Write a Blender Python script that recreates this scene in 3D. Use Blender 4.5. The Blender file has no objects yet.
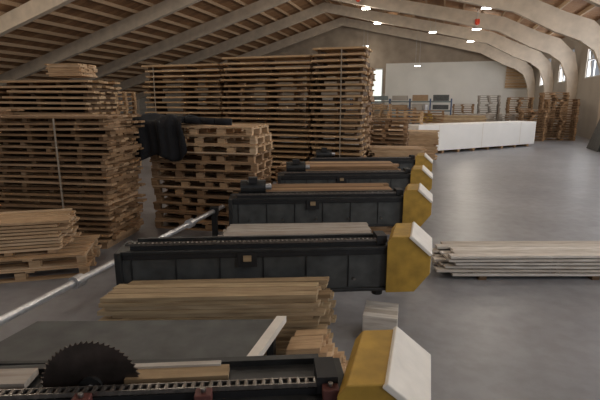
import bpy, math, random
from mathutils import Vector, Matrix
random.seed(7)
R=random.uniform
YAW=math.radians(-17)
cy,sy=math.cos(YAW),math.sin(YAW)
def hall(s,t,z=0): return (cy*s-sy*t, sy*s+cy*t, z)
bpy.context.scene.view_settings.view_transform='Standard'

# ---------------- materials ----------------
def new_mat(name):
    m=bpy.data.materials.new(name); m.use_nodes=True
    return m,m.node_tree,m.node_tree.nodes['Principled BSDF']
def plain(name,col,rough=.6,metal=0,var=.15,scale=6,bump=0.0):
    m,nt,b=new_mat(name)
    n=nt.nodes.new('ShaderNodeTexNoise'); n.inputs['Scale'].default_value=scale; n.inputs['Detail'].default_value=6
    tc=nt.nodes.new('ShaderNodeTexCoord'); nt.links.new(tc.outputs['Object'],n.inputs['Vector'])
    r=nt.nodes.new('ShaderNodeValToRGB')
    r.color_ramp.elements[0].position=.3; r.color_ramp.elements[1].position=.7
    r.color_ramp.elements[0].color=[c*(1-var) for c in col]+[1]
    r.color_ramp.elements[1].color=[min(1,c*(1+var)) for c in col]+[1]
    nt.links.new(n.outputs['Fac'],r.inputs['Fac']); nt.links.new(r.outputs['Color'],b.inputs['Base Color'])
    b.inputs['Roughness'].default_value=rough; b.inputs['Metallic'].default_value=metal
    if bump:
        bp=nt.nodes.new('ShaderNodeBump'); bp.inputs['Strength'].default_value=bump
        nt.links.new(n.outputs['Fac'],bp.inputs['Height']); nt.links.new(bp.outputs['Normal'],b.inputs['Normal'])
    return m
def wood(name,cols,rough=.75):
    m,nt,b=new_mat(name)
    g=nt.nodes.new('ShaderNodeNewGeometry')
    r=nt.nodes.new('ShaderNodeValToRGB')
    els=r.color_ramp.elements
    for i,c in enumerate(cols):
        p=i/(len(cols)-1)
        e=els[0] if i==0 else (els[-1] if i==len(cols)-1 else els.new(p))
        e.position=p; e.color=list(c)+[1]
    nt.links.new(g.outputs['Random Per Island'],r.inputs['Fac'])
    tc=nt.nodes.new('ShaderNodeTexCoord'); mp=nt.nodes.new('ShaderNodeMapping')
    mp.inputs['Scale'].default_value=(2.5,22,22)
    n=nt.nodes.new('ShaderNodeTexNoise'); n.inputs['Scale'].default_value=1.5; n.inputs['Detail'].default_value=5
    nt.links.new(tc.outputs['Object'],mp.inputs['Vector']); nt.links.new(mp.outputs['Vector'],n.inputs['Vector'])
    r2=nt.nodes.new('ShaderNodeValToRGB')
    r2.color_ramp.elements[0].position=.3; r2.color_ramp.elements[0].color=(.6,.55,.5,1)
    r2.color_ramp.elements[1].position=.65; r2.color_ramp.elements[1].color=(1,1,1,1)
    nt.links.new(n.outputs['Fac'],r2.inputs['Fac'])
    mx=nt.nodes.new('ShaderNodeMix'); mx.data_type='RGBA'; mx.blend_type='MULTIPLY'; mx.inputs[0].default_value=.8
    nt.links.new(r.outputs['Color'],mx.inputs[6]); nt.links.new(r2.outputs['Color'],mx.inputs[7])
    nt.links.new(mx.outputs[2],b.inputs['Base Color']); b.inputs['Roughness'].default_value=rough
    return m
def emis(name,col,st):
    m,nt,b=new_mat(name)
    b.inputs['Base Color'].default_value=list(col)+[1]
    b.inputs['Emission Color'].default_value=list(col)+[1]; b.inputs['Emission Strength'].default_value=st
    return m

M_pal=wood('pallet_wood',[(.18,.10,.045),(.33,.195,.095),(.46,.29,.155),(.24,.14,.07),(.58,.39,.23)])
M_pal3=wood('stacked_board_wood',[(.44,.28,.14),(.56,.37,.20),(.66,.46,.27),(.50,.32,.17)])
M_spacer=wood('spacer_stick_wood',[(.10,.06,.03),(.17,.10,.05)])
M_pal2=wood('pallet_wood_fresh',[(.48,.31,.17),(.64,.44,.26),(.54,.36,.20),(.74,.55,.36)])
M_pale=wood('pale_planks',[(.60,.55,.48),(.78,.73,.66),(.52,.46,.39),(.84,.80,.74)])
M_lum=wood('yellow_lumber',[(.36,.26,.15),(.52,.39,.23),(.28,.19,.10),(.64,.49,.31)])
M_grey=wood('grey_planks',[(.36,.32,.28),(.50,.46,.41),(.40,.35,.30)])
M_glulam=plain('glulam_beam',(.58,.49,.39),.7,0,.12,2)
M_deck=wood('roof_deck_boards',[(.27,.145,.07),(.41,.225,.11),(.34,.18,.085),(.47,.28,.145)])
M_purl=wood('purlins',[(.44,.30,.18),(.54,.38,.24)])
M_steel=plain('machine_dark_steel',(.030,.031,.031),.45,.3,.3,9)
M_steel2=plain('machine_grey_panel',(.075,.078,.076),.5,.2,.3,7)
M_black=plain('black_rubber',(.010,.010,.011),.6,0,.3,12)
M_gold=plain('yellow_paint',(.42,.25,.035),.5,0,.25,8)
M_cream=plain('cream_panel',(.80,.75,.67),.5,0,.08,8)
M_bright=plain('bright_steel',(.60,.60,.61),.35,.7,.15,20)
M_blade=plain('saw_blade_steel',(.10,.08,.07),.35,.8,.25,14)
M_chain=plain('chain_steel',(.24,.22,.20),.35,.9,.3,30)
M_red=plain('rust_red_bracket',(.10,.03,.025),.6,0,.2,15)
M_redb=plain('red_paint',(.65,.06,.02),.5,0,.1,5)
M_cloth=plain('black_cloth',(.008,.008,.010),.9,0,.3,10)
M_white=plain('white_wrap',(.93,.91,.87),.6,0,.03,1.5,.05)
M_wall=plain('white_wall_paint',(.76,.74,.69),.9,0,.05,.6)
M_wall2=plain('grey_wall_paint',(.40,.36,.31),.9,0,.1,.6)
M_gable=plain('gable_boards',(.38,.31,.24),.9,0,.2,.8)
M_frame=plain('window_frame_paint',(.5,.5,.5),.6)
M_strap=plain('plastic_strap',(.36,.30,.23),.4)
M_blue=plain('blue_paint',(.06,.10,.20),.5)
M_gpaint=plain('grey_green_paint',(.16,.19,.19),.5)
M_card=plain('cardboard',(.36,.24,.14),.9,0,.1,4)
M_lamp=emis('lamp_diffuser',(1,.97,.9),14)
M_glow=emis('door_daylight',(.95,1,.93),.9)

M_floor,nt,b=new_mat('concrete_floor')
tc=nt.nodes.new('ShaderNodeTexCoord')
n1=nt.nodes.new('ShaderNodeTexNoise'); n1.inputs['Scale'].default_value=.55; n1.inputs['Detail'].default_value=8; n1.inputs['Roughness'].default_value=.65
n2=nt.nodes.new('ShaderNodeTexNoise'); n2.inputs['Scale'].default_value=6; n2.inputs['Detail'].default_value=8
for n in (n1,n2): nt.links.new(tc.outputs['Object'],n.inputs['Vector'])
r1=nt.nodes.new('ShaderNodeValToRGB'); r1.color_ramp.elements[0].position=.3; r1.color_ramp.elements[1].position=.72
r1.color_ramp.elements[0].color=(.20,.203,.217,1); r1.color_ramp.elements[1].color=(.31,.313,.33,1)
r2=nt.nodes.new('ShaderNodeValToRGB'); r2.color_ramp.elements[0].position=.35; r2.color_ramp.elements[1].position=.6
r2.color_ramp.elements[0].color=(.85,.84,.83,1); r2.color_ramp.elements[1].color=(1,1,1,1)
mx=nt.nodes.new('ShaderNodeMix'); mx.data_type='RGBA'; mx.blend_type='MULTIPLY'; mx.inputs[0].default_value=1
nt.links.new(n1.outputs['Fac'],r1.inputs['Fac']); nt.links.new(n2.outputs['Fac'],r2.inputs['Fac'])
nt.links.new(r1.outputs['Color'],mx.inputs[6]); nt.links.new(r2.outputs['Color'],mx.inputs[7])
nt.links.new(mx.outputs[2],b.inputs['Base Color'])
b.inputs['Roughness'].default_value=.36

# ---------------- mesh builder ----------------
class MB:
    def __init__(s): s.v=[];s.f=[];s.mi=[];s.mats=[]
    def m(s,mat):
        if mat not in s.mats: s.mats.append(mat)
        return s.mats.index(mat)
    def add(s,vs,fs,mat,M=None):
        o=len(s.v); i=s.m(mat)
        for p in vs:
            p=Vector(p)
            if M is not None: p=M@p
            s.v.append(tuple(p))
        for f in fs: s.f.append([o+k for k in f]); s.mi.append(i)
    def box(s,c,d,mat,rz=0,ry=0,rx=0,M=None):
        x,y,z=[k/2 for k in d]
        vs=[(-x,-y,-z),(x,-y,-z),(x,y,-z),(-x,y,-z),(-x,-y,z),(x,-y,z),(x,y,z),(-x,y,z)]
        fs=[(0,3,2,1),(4,5,6,7),(0,1,5,4),(1,2,6,5),(2,3,7,6),(3,0,4,7)]
        T=Matrix.Translation(c)@Matrix.Rotation(rz,4,'Z')@Matrix.Rotation(ry,4,'Y')@Matrix.Rotation(rx,4,'X')
        if M is not None: T=M@T
        s.add(vs,fs,mat,T)
    def cyl(s,p0,p1,r,mat,n=16,M=None):
        p0,p1=Vector(p0),Vector(p1); d=(p1-p0); L=d.length
        q=d.to_track_quat('Z','Y').to_matrix().to_4x4(); T=Matrix.Translation(p0)@q
        if M is not None: T=M@T
        vs=[(r*math.cos(2*math.pi*k/n),r*math.sin(2*math.pi*k/n),z) for z in (0,L) for k in range(n)]
        fs=[(k,(k+1)%n,n+(k+1)%n,n+k) for k in range(n)]+[tuple(range(n-1,-1,-1)),tuple(range(n,2*n))]
        s.add(vs,fs,mat,T)
    def prismY(s,prof,y0,y1,mat,facemats=None,M=None):
        n=len(prof)
        vs=[(x,y0,z) for x,z in prof]+[(x,y1,z) for x,z in prof]
        s.add(vs,[tuple(range(n)),tuple(range(2*n-1,n-1,-1))],mat,M)
        o=len(s.v)-2*n
        for k in range(n):
            mm=mat if not facemats or k not in facemats else facemats[k]
            s.f.append([o+k,o+n+k,o+n+(k+1)%n,o+(k+1)%n]); s.mi.append(s.m(mm))
    def skew(s,k): s.v=[(x+k*y,y,z) for x,y,z in s.v]
    def obj(s,name,loc=(0,0,0),rz=0,parent=None,bevel=0,smooth=False):
        me=bpy.data.meshes.new(name); me.from_pydata(s.v,[],s.f)
        for m in s.mats: me.materials.append(m)
        me.polygons.foreach_set('material_index',s.mi)
        if smooth: me.polygons.foreach_set('use_smooth',[True]*len(s.f))
        me.update()
        o=bpy.data.objects.new(name,me); bpy.context.scene.collection.objects.link(o)
        o.location=loc; o.rotation_euler=(0,0,rz)
        if parent: o.parent=parent
        if bevel:
            bm=o.modifiers.new('bevel','BEVEL'); bm.width=bevel; bm.segments=2; bm.limit_method='ANGLE'
        return o
def empty(name,loc=(0,0,0),rz=0):
    e=bpy.data.objects.new(name,None); bpy.context.scene.collection.objects.link(e)
    e.location=loc; e.rotation_euler=(0,0,rz); e.empty_display_size=.2
    return e

# ---------------- room shell (hall coords, rotated) ----------------
SR,SL,SA=8.6,-37.0,-10.5
ZE,ZA,ZL=6.9,11.1,3.2
TF,TB=52.0,-9.0
def roofz(s): return ZA-(ZA-ZE)*(s-SA)/(SR-SA) if s>SA else ZA-(ZA-ZL)*(SA-s)/(SA-SL)
mb=MB(); mb.box(((SL+SR)/2,(TF+TB)/2,-.1),(SR-SL+1,TF-TB+1,.2),M_floor); mb.obj('floor',rz=YAW)
mb=MB()
def strip(s0,s1,t0,t1,th,mat,dz=0):
    a,bz=roofz(s0)+dz,roofz(s1)+dz
    vs=[(s0,t0,a),(s1,t0,bz),(s1,t1,bz),(s0,t1,a),(s0,t0,a+th),(s1,t0,bz+th),(s1,t1,bz+th),(s0,t1,a+th)]
    mb.add(vs,[(0,3,2,1),(4,5,6,7),(0,1,5,4),(1,2,6,5),(2,3,7,6),(3,0,4,7)],mat)
t=TB
while t<TF:
    strip(SL-.3,SA,t,t+.47,.1,M_deck,0); strip(SA,SR+.3,t,t+.47,.1,M_deck,0); t+=.5
strip(SL-.3,SA,TB,TF+.3,.1,M_deck,.11); strip(SA,SR+.3,TB,TF+.3,.1,M_deck,.11)
s=SL+.6
while s<SR-.3:
    mb.box((s,(TB+TF)/2,roofz(s)-.11),(.11,TF-TB,.22),M_purl); s+=1.25
mb.obj('ceiling',rz=YAW)
WZ0,WZ1=3.6,5.8
wins=[(t+1.6,t+5.4) for t in (-7,0,7,14,21,28,35,42)]
mb=MB()
mb.box((SR+.15,(TB+TF)/2,WZ0/2),(.3,TF-TB,WZ0),M_wall2)
mb.box((SR+.15,(TB+TF)/2,(WZ1+ZE+.1)/2),(.3,TF-TB,ZE+.1-WZ1),M_wall2)
e=TB
for a,c in wins+[(TF,TF)]:
    if a>e: mb.box((SR+.15,(e+a)/2,(WZ0+WZ1)/2),(.3,a-e,WZ1-WZ0),M_wall2)
    e=c
mb.obj('wall_right',rz=YAW)
for i,(a,c) in enumerate(wins):
    mb=MB()
    for z in (WZ0+.04,(WZ0+WZ1)/2,WZ1-.04): mb.box((SR+.12,(a+c)/2,z),(.08,c-a,.07),M_frame)
    for k in range(4): mb.box((SR+.12,a+.04+(c-a-.08)*k/3,(WZ0+WZ1)/2),(.08,.07,WZ1-WZ0),M_frame)
    mb.obj('window_%d'%(i+1),rz=YAW)
mb=MB(); mb.box((SL-.15,(TB+TF)/2,ZL/2),(.3,TF-TB,ZL),M_wall2); mb.obj('wall_left',rz=YAW)
mb=MB()
def wseg(s0,s1,z0,z1,mat,t0=TF,th=.3): mb.box(((s0+s1)/2,t0+th/2,(z0+z1)/2),(s1-s0,th,z1-z0),mat)
wseg(-6,SR+.3,0,6.3,M_wall); wseg(SL-.3,-6,0,3.1,M_wall2)
prof=[(SL-.3,3.1),(-6,3.1),(-6,6.3),(SR+.3,6.3),(SR+.3,ZE+.05),(SA,ZA+.1),(SL-.3,ZL+.05)]
mb.prismY(prof,TF,TF+.3,M_gable)
mb.obj('wall_far',rz=YAW)
mb=MB()
mb.box((-6.9,TF-.05,3.9),(1.2,.08,3.8),M_frame); mb.box((-6.9,TF-.1,3.9),(1.0,.04,3.5),M_glow)
mb.obj('window_9',rz=YAW)
mb=MB()
for k in range(9): mb.box((7.3,TF-.2,3.7+k*.28),(2.2,.12,.24),M_pal2)
mb.obj('wooden_wall_panel',rz=YAW)

def frame_mesh():
    mb=MB()
    pr=[(SR-.25,0,.5),(SR-.25,2.5,.55),(SR-.35,3.8,.7),(SR-.75,5.0,.95),(SR-1.6,5.75,1.1),(SR-2.9,6.25,1.05),(SR-5,None,.95),(0,None,.85),(SA,None,.8)]
    pl=[(SA,None,.8),(-20,None,.85),(SL+4,None,.8),(SL+.6,None,.6),(SL+.3,2.0,.55),(SL+.3,0,.5)]
    pts=[]
    for (s,z,d) in pr+pl[1:]:
        if z is None: z=roofz(s)-.22-d/2
        pts.append((Vector((s,z)),d))
    L=[];O=[]
    for i,(p,d) in enumerate(pts):
        a=pts[max(0,i-1)][0]; c=pts[min(len(pts)-1,i+1)][0]
        t=(c-a).normalized(); n=Vector((-t.y,t.x))
        if i in (0,len(pts)-1): n=Vector((-1,0)) if i==0 else Vector((1,0))
        L.append(p+n*d/2); O.append(p-n*d/2)
    N=len(pts); w=.17
    vs=[(p.x,-w,p.y) for p in L]+[(p.x,-w,p.y) for p in O]+[(p.x,w,p.y) for p in L]+[(p.x,w,p.y) for p in O]
    fs=[]
    for i in range(N-1):
        a,b_,c,d=i,i+1,N+i+1,N+i
        fs+= [(a,b_,c,d),(2*N+d,2*N+c,2*N+b_,2*N+a),(a,2*N+a,2*N+b_,b_),(d,c,2*N+c,2*N+d)]
    mb.add(vs,fs,M_glulam)
    return mb
for t in (7,14,21,28,35,42,49.5):
    mb=frame_mesh(); mb.obj('portal_frame',loc=hall(0,t),rz=YAW)

def lamp(s,t,drop=1.1,power=60):
    z=roofz(s)-drop
    mb=MB()
    mb.box((0,0,.06),(.62,.5,.1),M_frame); mb.box((0,0,0),(.56,.44,.03),M_lamp)
    mb.cyl((-.2,0,.1),(-.2,0,drop-.25),.012,M_frame,6); mb.cyl((.2,0,.1),(.2,0,drop-.25),.012,M_frame,6)
    o=mb.obj('high_bay_lamp',loc=hall(s,t,z),rz=YAW)
    if power:
        l=bpy.data.lights.new('high_bay_light','POINT'); l.energy=power; l.shadow_soft_size=.2; l.color=(1,.91,.78)
        lo=bpy.data.objects.new('high_bay_light',l); bpy.context.scene.collection.objects.link(lo)
        lo.location=(0,0,-.28); lo.parent=o
P=150
for t in (2.5,9.5,16.5,22.5,29.5,37.5,44.5): lamp(2.2,t,.9,P*.9)
for t in (1.5,8.5,15.5,22.5,29.5,35.8,42.5): lamp(-5.8,t,1.1,P)
for t in (1.5,8.5,15.5): lamp(-12.5,t,1.2,P)  # added lamp row, kept out of view, for light on the left side
for t in (5,15): lamp(-22,t,1.3,P*2.2)  # added strong lamps out of view, to brighten left roof and beams
lamp(-8,50,2.6,40); lamp(-1.0,41,1.2,0); lamp(-2.5,49,3.6,0)
for (s,t) in ((-5.9,33),(2.0,34),(2,20.6)):
    mb=MB(); mb.cyl((0,0,0),(0,0,.3),.16,M_redb,12); mb.cyl((0,0,.3),(0,0,.85),.02,M_frame,6); mb.cyl((0,0,-.08),(0,0,0),.10,M_redb,12)
    mb.obj('powder_extinguisher',loc=hall(s,t,roofz(s)-1.1),rz=YAW)

# ---------------- stacks ----------------
def pallet_stack(name,loc,rz,W,D,n,mat,blocks=3,jit=.02,strap=None,nd=5,h=.144,top=None):
    mb=MB(); z=0
    for i in range(n):
        M=Matrix.Translation((R(-jit,jit),R(-jit,jit),z))@Matrix.Rotation(R(-.012,.012)*jit/.02,4,'Z')
        z+=h
        mt=top if (top and i>=n-3) else mat
        for y in (-D/2+.05,0,D/2-.05): mb.box((R(-.02,.02),y,.011),(W*R(.97,1),.1,.02),mt,M=M)
        for bx in range(blocks):
            x=-W/2+.06+(W-.12)*bx/(blocks-1)
            mb.box((x,0,.112),(.1,D,.018),mt,M=M)
            if 0<bx<blocks-1: x+=R(-.12,.12)
            for y in (-D/2+.06,0,D/2-.06): mb.box((x,y,.062),(.12 if 0<bx<blocks-1 else .1,.1,.08),mt,M=M)
        for k in range(nd):
            y=-D/2+.05+(D-.1)*k/(nd-1)
            mb.box((R(-.02,.02),y,.132),(W*R(.97,1.01),.11,.02),mt,M=M)
    if strap:
        for x in strap: mb.box((x,-D/2-jit-.008,z/2),(.03,.006,z),M_strap)
    return mb.obj(name,loc,rz)

def sticker_stack(name,loc,rz,W,D,H,mat,pitch=.1,th=.03,jit=.05,nb=6,strap=None,nst=4,seg=1,mess=1,smat=None,inset=(.84,.94),slope=0):
    mb=MB(); z=.1
    for x in (-W*.4,0,W*.4): mb.box((x,0,.05),(.1,D,.1),mat)
    off=0
    while z<H:
        off+=R(-.018,.018)*mess; off*=.9
        oy=R(-.02,.02)
        for g in range(seg):
            ww=W/seg; gx=-W/2+ww*(g+.5)
            for k in range(nb):
                y=-D/2+.06+(D-.12)*k/(nb-1)
                w=ww*R(.93,1.0)
                mb.box((gx+off+R(-jit,jit),y+oy+R(-.02,.02),z+th/2+R(-.004,.004)*mess),(w,D/nb*.8,th),mat,rz=R(-.012,.012)*mess,ry=R(-.007,.007)*mess)
        z+=th
        gap=pitch-th
        for k in range(nst):
            x=-W/2+.12+(W-.24)*k/(nst-1)+R(-.08,.08)
            mb.box((x+off,R(-.0,.05),z+gap/2),(.07,D*R(*inset),gap),smat or mat)
        z+=gap
    for k in range(nb):
        y=-D/2+.06+(D-.12)*k/(nb-1)
        mb.box((off+R(-jit,jit),y,z+th/2),(W*.97,D/nb*.9,th),mat)
    if strap:
        for x in strap: mb.box((x,-D/2-.05,z/2),(.025,.006,z),M_strap)
    return mb.obj(name,loc,rz)

sticker_stack('open_board_stack',(-3.55,6.9,0),math.radians(-7),1.85,1.0,1.87,M_pal,.085,.030,.07,6,[.2],nst=5,mess=1.6)
sticker_stack('open_board_stack',(-5.55,7.0,0),math.radians(-7),1.85,1.0,1.95,M_pal,.085,.030,.07,6,nst=5,mess=1.6)
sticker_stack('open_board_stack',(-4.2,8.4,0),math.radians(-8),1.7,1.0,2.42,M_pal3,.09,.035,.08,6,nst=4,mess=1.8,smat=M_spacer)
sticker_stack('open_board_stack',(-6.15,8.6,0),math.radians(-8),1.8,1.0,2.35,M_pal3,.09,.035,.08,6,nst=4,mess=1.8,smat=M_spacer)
pallet_stack('pallet_stack',(-1.50,7.78,0),math.radians(-12),1.85,.95,12,M_pal,5,.045,None,6,top=M_pal2)
base=Vector((1.55,11.15,0)); rd=Vector((cy,sy,0)); ad=Vector((-sy,cy,0))
p=0
for (w,H,dy) in ((1.35,3.25,.0),(2.5,3.2,.12),(2.45,3.05,.2)):
    c=base-rd*(p+w/2)+ad*(.5+dy); p+=w+.03
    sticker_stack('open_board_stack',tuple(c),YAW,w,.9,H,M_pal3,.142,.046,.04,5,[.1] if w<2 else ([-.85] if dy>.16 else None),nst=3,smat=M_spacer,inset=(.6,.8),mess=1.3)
p=0
for k in range(3):
    c=base-rd*(p+1.0)+ad*1.95; p+=2.0
    sticker_stack('open_board_stack',tuple(c),YAW,1.85,.9,2.9,M_pal,.145,.042,.03,5,nst=3)
pallet_stack('pallet_stack',(-6.3,15,0),YAW,1.6,1,17,M_pal2,3,.03)
pallet_stack('pallet_stack',(-8.3,15.5,0),YAW,1.6,1,18,M_pal,3,.03)
def lumber(name,loc,rz,L,W,layers,per,mat,th=.025,jit=.08,bear=.0,gap=.006,bmat=None,stick=0,spread=0,step=0,skew=0):
    mb=MB(); z=bear
    if bear:
        for x in (-L*.38,0,L*.38): mb.box((x,0,bear/2),(.09,W,bear),bmat or mat)
    bw=W/per
    for i in range(layers):
        st=step*(layers-1-i)
        for k in range(per):
            dx=R(-jit,jit)
            mb.box((dx+st/2,-W/2+bw*(k+.5)+R(-.004,.004),z+th/2),(L+st,bw-gap,th-.002),mat,rz=R(-.006,.006)*(1+spread*3))
        z+=th
        if stick and i<layers-1:
            for x in (-L*.42,-L*.14,L*.14,L*.42): mb.box((x,0,z+stick/2),(.05,W*.9,stick),bmat or mat)
            z+=stick
    if skew: mb.skew(skew)
    return mb.obj(name,loc,rz),z
lumber('board_bundle',(-4.05,8.3,2.55),-.14,.62,.5,7,4,M_pal2,.03,.03)

pallet_stack('loaded_pallet',(-3.35,5.50,0),math.radians(14),1.3,.85,2,M_pal2,3,.01)
lumber('light_lumber_pile',(-3.6,5.50,.288),math.radians(14),1.25,.7,9,5,M_pal2,.03,.08,.04,bmat=M_pal,stick=.012,spread=1)

def cloth(name,loc,rz,W,Dt,Hg,mat):
    mb=MB(); nx,ny=36,30; vs=[]
    for j in range(ny):
        q=j/(ny-1)
        for i in range(nx):
            p=i/(nx-1); x=(p-.5)*W
            fold=.03*math.sin(p*17+q*3)+.018*math.sin(p*41+1+q*7)
            hang=Hg*(.6+.4*math.sin(p*math.pi*.9+.1)+.16*math.sin(p*9))
            tot=Dt+hang; a=q*tot
            if a<Dt: y=Dt/2-a; z=.07+.09*math.sin(p*5+q*6)**2*math.sin(q*math.pi*.9)+fold*.7
            else:
                y=-Dt/2-.05-fold*1.3; z=.05-(a-Dt)
            vs.append((x+.05*math.sin(q*8),y,z))
    fs=[(j*nx+i,j*nx+i+1,(j+1)*nx+i+1,(j+1)*nx+i) for j in range(ny-1) for i in range(nx-1)]
    mb.add(vs,[f[::-1] for f in fs],mat)
    o=mb.obj(name,loc,rz,smooth=True)
    sd=o.modifiers.new('s','SOLIDIFY'); sd.thickness=.02
    return o
cl=cloth('black_jacket',(-2.27,7.83,12*.144+.02),math.radians(-12),1.12,1.06,.62,M_cloth)
mb=MB(); pts=[(.35,-.38,.09),(.55,-.44,.08),(.8,-.38,.07),(1.05,-.42,.06),(1.3,-.38,.055)]
for a,c in zip(pts,pts[1:]): mb.cyl(a,c,.055,M_cloth,12)
mb.obj('sleeve',parent=cl,smooth=True)

# ---------------- saw machine ----------------
ANG=math.radians(4)
def station(idx,X,Y,detail):
    e=empty('crosscut_saw_station',(X,Y,0),ANG)
    L=2.80
    mb=MB()
    mb.box((-.36-(L-.4)/2,.15,.64),(L-.4,.28,.40),M_steel2)
    mb.box((-.36-(L-.4)/2,.15,.835),(L-.38,.34,.03),M_steel)
    mb.box((-.36-(L-.4)/2,.15,.445),(L-.38,.34,.03),M_steel)
    mb.box((-.42-(L-.5)/2,.0,.80),(L-.5,.03,.05),M_black)
    mb.box((-L+.05,.15,.62),(.05,.4,.46),M_steel)
    for k in range(6): mb.box((-.75-k*.38,.005,.62),(.012,.012,.30),M_steel)
    mb.obj('beam_body',parent=e,bevel=.006)
    mb=MB()
    for x in (-1.15,-2.3):
        mb.box((x,.15,.23),(.16,.2,.42),M_steel); mb.box((x,.15,.015),(.34,.36,.03),M_steel)
        for k in (-1,1): mb.prismY([(x+k*.08,.03),(x+k*.16,.03),(x+k*.08,.2)] if k>0 else [(x-.16,.03),(x-.08,.03),(x-.08,.2)],.13,.17,M_steel)
    mb.obj('pedestal_legs',parent=e)
    mb=MB()
    prof=[(-.40,.43),(-.14,.43),(0,.60),(0,.79),(-.19,.95),(-.36,.95),(-.40,.90)]
    mb.prismY(prof,-.06,.40,M_gold,{3:M_cream,2:M_cream})
    mb.add([(.012,-.075,.785),(.012,.415,.785),(-.185,.415,.962),(-.185,-.075,.962),(-.012,-.075,.765),(-.012,.415,.765),(-.21,.415,.942),(-.21,-.075,.942)],
           [(0,1,2,3),(7,6,5,4),(0,4,5,1),(1,5,6,2),(2,6,7,3),(3,7,4,0)],M_cream)
    mb.skew(.36)
    mb.obj('yellow_end_cover',parent=e,bevel=.006)
    mb=MB()
    mb.cyl((-.46,.1,.42),(-.46,.1,.36),.05,M_black)
    mb.box((-.45,.10,.90),(.09,.16,.08),M_black)
    mb.obj('drive_hub',parent=e)
    mb=MB()
    mb.box((-.46-(L-.6)/2,.06,.865),(L-.6,.05,.03),M_black)
    mb.box((-.46-(L-.6)/2,.29,.865),(L-.6,.04,.03),M_steel)
    step=.038 if detail else .08
    x=-.50
    while x>-L+.1:
        mb.cyl((x,.035,.895),(x,.085,.895),.011,M_chain,8)
        mb.box((x-step/2,.04,.895),(step*.9,.006,.02),M_chain); mb.box((x-step/2,.08,.895),(step*.9,.006,.02),M_chain)
        x-=step
    mb.obj('feed_chain',parent=e)
    mb=MB()
    mb.box((-1.65,-.005,.76),(.17,.05,.13),M_black); mb.box((-1.65,-.035,.775),(.07,.02,.05),M_lum)
    for k in range(5): mb.cyl((-.7-k*.45,-.02,.55),(-.7-k*.45,0.01,.55),.012,M_chain,8)
    mb.obj('gauge_block',parent=e)
    if idx>=2:
        mb=MB()
        mb.cyl((-2.62,.2,.97),(-2.28,.2,.97),.10,M_steel,18); mb.cyl((-2.28,.2,.97),(-2.2,.2,.97),.04,M_bright,12)
        mb.box((-2.45,.2,.87),(.26,.2,.05),M_black); mb.box((-2.45,.12,1.08),(.12,.1,.08),M_black)
        mb.obj('drive_motor',parent=e)
    return e
Ys=[1.75,3.87,6.05,8.0,10.1]
sts=[]
for i,Y in enumerate(Ys):
    X=.57+.29*(Y-1.75)
    sts.append(station(i,X,Y,i<2))
e=sts[0]
mb=MB(); n=56; r0=.222
vs=[]
for k in range(n):
    a=2*math.pi*k/n; da=2*math.pi/n
    for fr,rr in ((0,r0),(.45,r0*.955),(.85,r0*.94)):
        vs.append((rr*math.cos(a+fr*da),rr*math.sin(a+fr*da)))
mb.prismY([(x,z) for x,z in vs],-.003,.003,M_blade)
mb.cyl((0,-.02,0),(0,.02,0),.05,M_steel,24); mb.cyl((0,-.03,0),(0,.03,0),.018,M_bright,8)
mb.obj('circular_saw_blade',(-1.50,.16,.855),parent=e)
mb=MB()
for x in (-.44,-.98,-1.48,-1.92):
    mb.box((x,.0,.885),(.07,.06,.05),M_red); mb.cyl((x,-.0,.91),(x,-.0,.93),.012,M_chain,8)
mb.obj('clamp_brackets',parent=e,bevel=.004)
mb=MB()
mb.box((-1.12,.185,.875),(.46,.09,.03),M_lum,rz=.01); mb.box((-1.28,.235,.895),(.7,.03,.012),M_grey,rz=.0)
mb.box((-2.05,.2,.88),(.55,.12,.03),M_grey,rz=-.02)
mb.obj('offcut_planks',parent=e)
for q in (1,2,3):
    mb=MB(); mb.prismY([(x*.8,z*.8) for x,z in vs],-.003,.003,M_blade); mb.cyl((0,-.02,0),(0,.02,0),.05,M_steel,24)
    mb.obj('circular_saw_blade',(-2.1,.2,.72),parent=sts[q])

mb=MB()
d=Vector((.27,1,0)).normalized()
p0=Vector((-2.60,1.8,.5)); p1=p0+d*5.3
mb.cyl(p0,p1,.034,M_bright,14)
k=0
while k<5.2:
    q=p0+d*k
    mb.cyl(q,q+d*.1,.06,M_bright,14); k+=1.05
for Y in (2.6,4.6,6.8):
    q=p0+d*(Y-1.8)
    mb.box((q.x,q.y,.22),(.08,.08,.44),M_steel); mb.box((q.x,q.y,.01),(.22,.22,.02),M_steel); mb.box((q.x,q.y,.5),(.12,.1,.12),M_steel)
mb.obj('drive_shaft')

# ---------------- lumber between stations ----------------
lumber('lumber_stack',(-.62,3.42,0),.05,1.66,.36,15,4,M_lum,.034,.07,.10,stick=.002,spread=1.3,skew=.3)
lumber('short_plank_stack',(.05,3.04,0),.1,.24,.28,9,3,M_pal2,.04,.02,.03,step=.03,skew=.3)
mb=MB()
mb.box((0,0,.53),(1.74,.52,.03),M_steel2); mb.box((.90,0,.535),(.07,.56,.05),M_cream); mb.box((0,-.27,.51),(1.74,.03,.07),M_steel)
for x in (-.85,.85):
    for y in (-.2,.2): mb.box((x,y,.258),(.05,.05,.516),M_steel)
mb.box((0,-.2,.15),(1.7,.03,.03),M_steel)
mb.skew(.32)
mb.obj('outfeed_table',(-1.12,2.77,0),.02)
mb=MB()
for k in range(4): mb.box((0,-.12+.08*k,.13),(.30,.078,.26),M_pale)
mb.obj('wood_offcut_block',(.74,3.80,0),math.radians(-14),bevel=.004)
lumber('plank_stack',(-.05,5.28,0),.05,1.75,.62,16,5,M_grey,.035,.06,.03)
lumber('plank_stack',(.35,7.25,0),.05,2.2,.8,20,6,M_pal,.035,.1,.04)
lumber('plank_stack',(.75,9.15,0),.05,2.3,.8,24,6,M_pal,.035,.12,.04)
lumber('plank_stack',(2.75,12.7,0),-.2,1.4,.8,24,6,M_pal2,.035,.12,.04)

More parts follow.
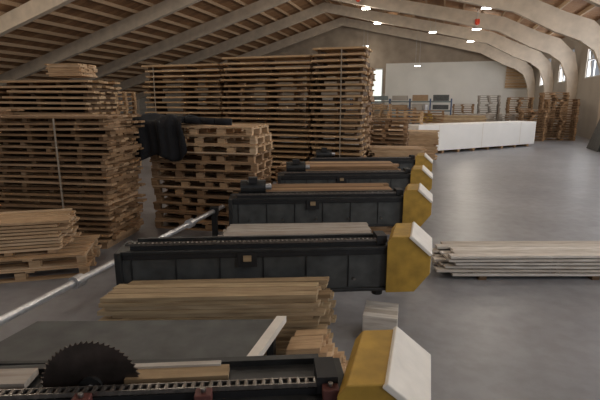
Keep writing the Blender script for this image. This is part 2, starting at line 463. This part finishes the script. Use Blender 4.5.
lumber('pale_lumber_pile',(3.58,5.42,0),.0,3.6,.6,6,5,M_pale,.030,.13,.05,bmat=M_spacer,stick=.016,spread=.5)

mb=MB(); L=7.9
mb.box((0,0,.66),(L,1.1,1.08),M_white)
for k in range(8): mb.box((-L/2+.5+k*(L-1)/7,0,.06),(.12,1.1,.12),M_pal)
for k in range(3): mb.box((-L/2+1.2+k*(L-2.4)/2,-.553,.66),(.03,.006,1.08),M_cream)
cx,cyy=(4.8+11.6)/2,(18.4+22.4)/2
a=math.atan2(4,6.8)
mb.obj('wrapped_timber_bundle',(cx-math.sin(a)*.55,cyy+math.cos(a)*.55,0),a,bevel=.02)

# ---------------- background clutter ----------------
pallet_stack('pallet_stack',(2.9,15.0,0),YAW,1.3,1,11,M_pal,3,.03)
lumber('board_stack',(3.9,16.8,0),YAW,2.2,1,20,7,M_pal2,.05,.1,.1)
pallet_stack('pallet_stack',(4.6,20.0,0),YAW,1.5,1,12,M_pal2,3,.03)
pallet_stack('pallet_stack',(6.4,22.8,0),YAW,1.5,1,12,M_pal,3,.03)
lumber('board_stack',(8.7,25.0,0),YAW,2.6,1,22,7,M_lum,.06,.1,.1)
for i,(s,t,w,n,mm) in enumerate([(1.5,34,1.4,14,M_pal),(3.2,34.5,1.4,18,M_grey),(5.0,33.5,1.5,17,M_pal),(6.9,33,1.5,19,M_pal),(4.2,30,1.5,10,M_grey),(6.6,29.5,1.6,16,M_pal),(5.0,28.6,1.3,12,M_pal),(-2.5,36,1.5,12,M_pal),(-4.5,37,1.5,14,M_pal2),(-7,38,1.6,12,M_grey)]):
    pallet_stack('pallet_stack',hall(s,t),YAW,w,1.1,n,mm,3,.03)
lumber('grey_board_stack',hall(2.2,31.0),YAW,2.0,1.0,22,6,M_grey,.06,.1,.1)
mb=MB()
for x in range(6):
    for y in (0,1): mb.box((x*2,y,1.25),(.12,.1,2.5),M_blue)
for z in (.3,1.3,2.2): 
    for y in (0,1): mb.box((5,y,z),(10.1,.06,.14),M_gpaint)
    for x in range(5): mb.box((x*2+1,.5,z+.07+.3),(1.5,.9,R(.4,.6)),random.choice([M_card,M_gpaint,M_wall2,M_steel2]))
mb.obj('storage_rack',hall(-9,47.5),YAW)
def planer(name,loc,rz,m1,m2):
    mb=MB()
    mb.box((0,0,.45),(1.8,.9,.9),m1); mb.box((0,0,.93),(2.4,.8,.06),M_bright)
    mb.prismY([(-.5,.96),(.5,.96),(.4,1.5),(-.3,1.5)],-.4,.4,m2)
    mb.cyl((0,.2,1.5),(0,.2,2.0),.12,M_bright,14); mb.box((.75,-.47,.6),(.3,.05,.4),M_frame)
    mb.obj(name,loc,rz,bevel=.02)
planer('thickness_planer',(7.5,27.5,0),YAW,M_gpaint,M_gold)
planer('thickness_planer',hall(-1,30),YAW,M_gpaint,M_gpaint)
mb=MB()
for k in range(4): mb.box((-.25-.06*k,0,1.02),(.03,1.6,2.1),M_steel2,ry=.28)
mb.box((.15,-.5,.03),(1.2,.1,.06),M_pal); mb.box((.15,.5,.03),(1.2,.1,.06),M_pal)
mb.obj('leaning_panels',hall(7.4,23.4,.0),YAW)

# ---------------- lights ----------------
w=bpy.data.worlds.new('World'); bpy.context.scene.world=w; w.use_nodes=True
bg=w.node_tree.nodes['Background']; bg.inputs[0].default_value=(.88,.92,1,1); bg.inputs[1].default_value=.28
for i,(a,c) in enumerate(wins):
    l=bpy.data.lights.new('window_daylight','AREA'); l.shape='RECTANGLE'; l.size=WZ1-WZ0-.1; l.size_y=c-a-.1
    l.energy=225; l.color=(.92,.95,1)
    o=bpy.data.objects.new('window_daylight',l); bpy.context.scene.collection.objects.link(o)
    o.location=hall(SR+.2,(a+c)/2,(WZ0+WZ1)/2)
    o.rotation_euler=(0,math.radians(80),YAW)

# ---------------- camera ----------------
cam=bpy.data.cameras.new('camera'); co=bpy.data.objects.new('camera',cam)
bpy.context.scene.collection.objects.link(co); bpy.context.scene.camera=co
co.location=(0,0,2.1); co.rotation_euler=(math.radians(90-12.2),0,0)
cam.sensor_width=36; cam.lens=27; cam.clip_end=300
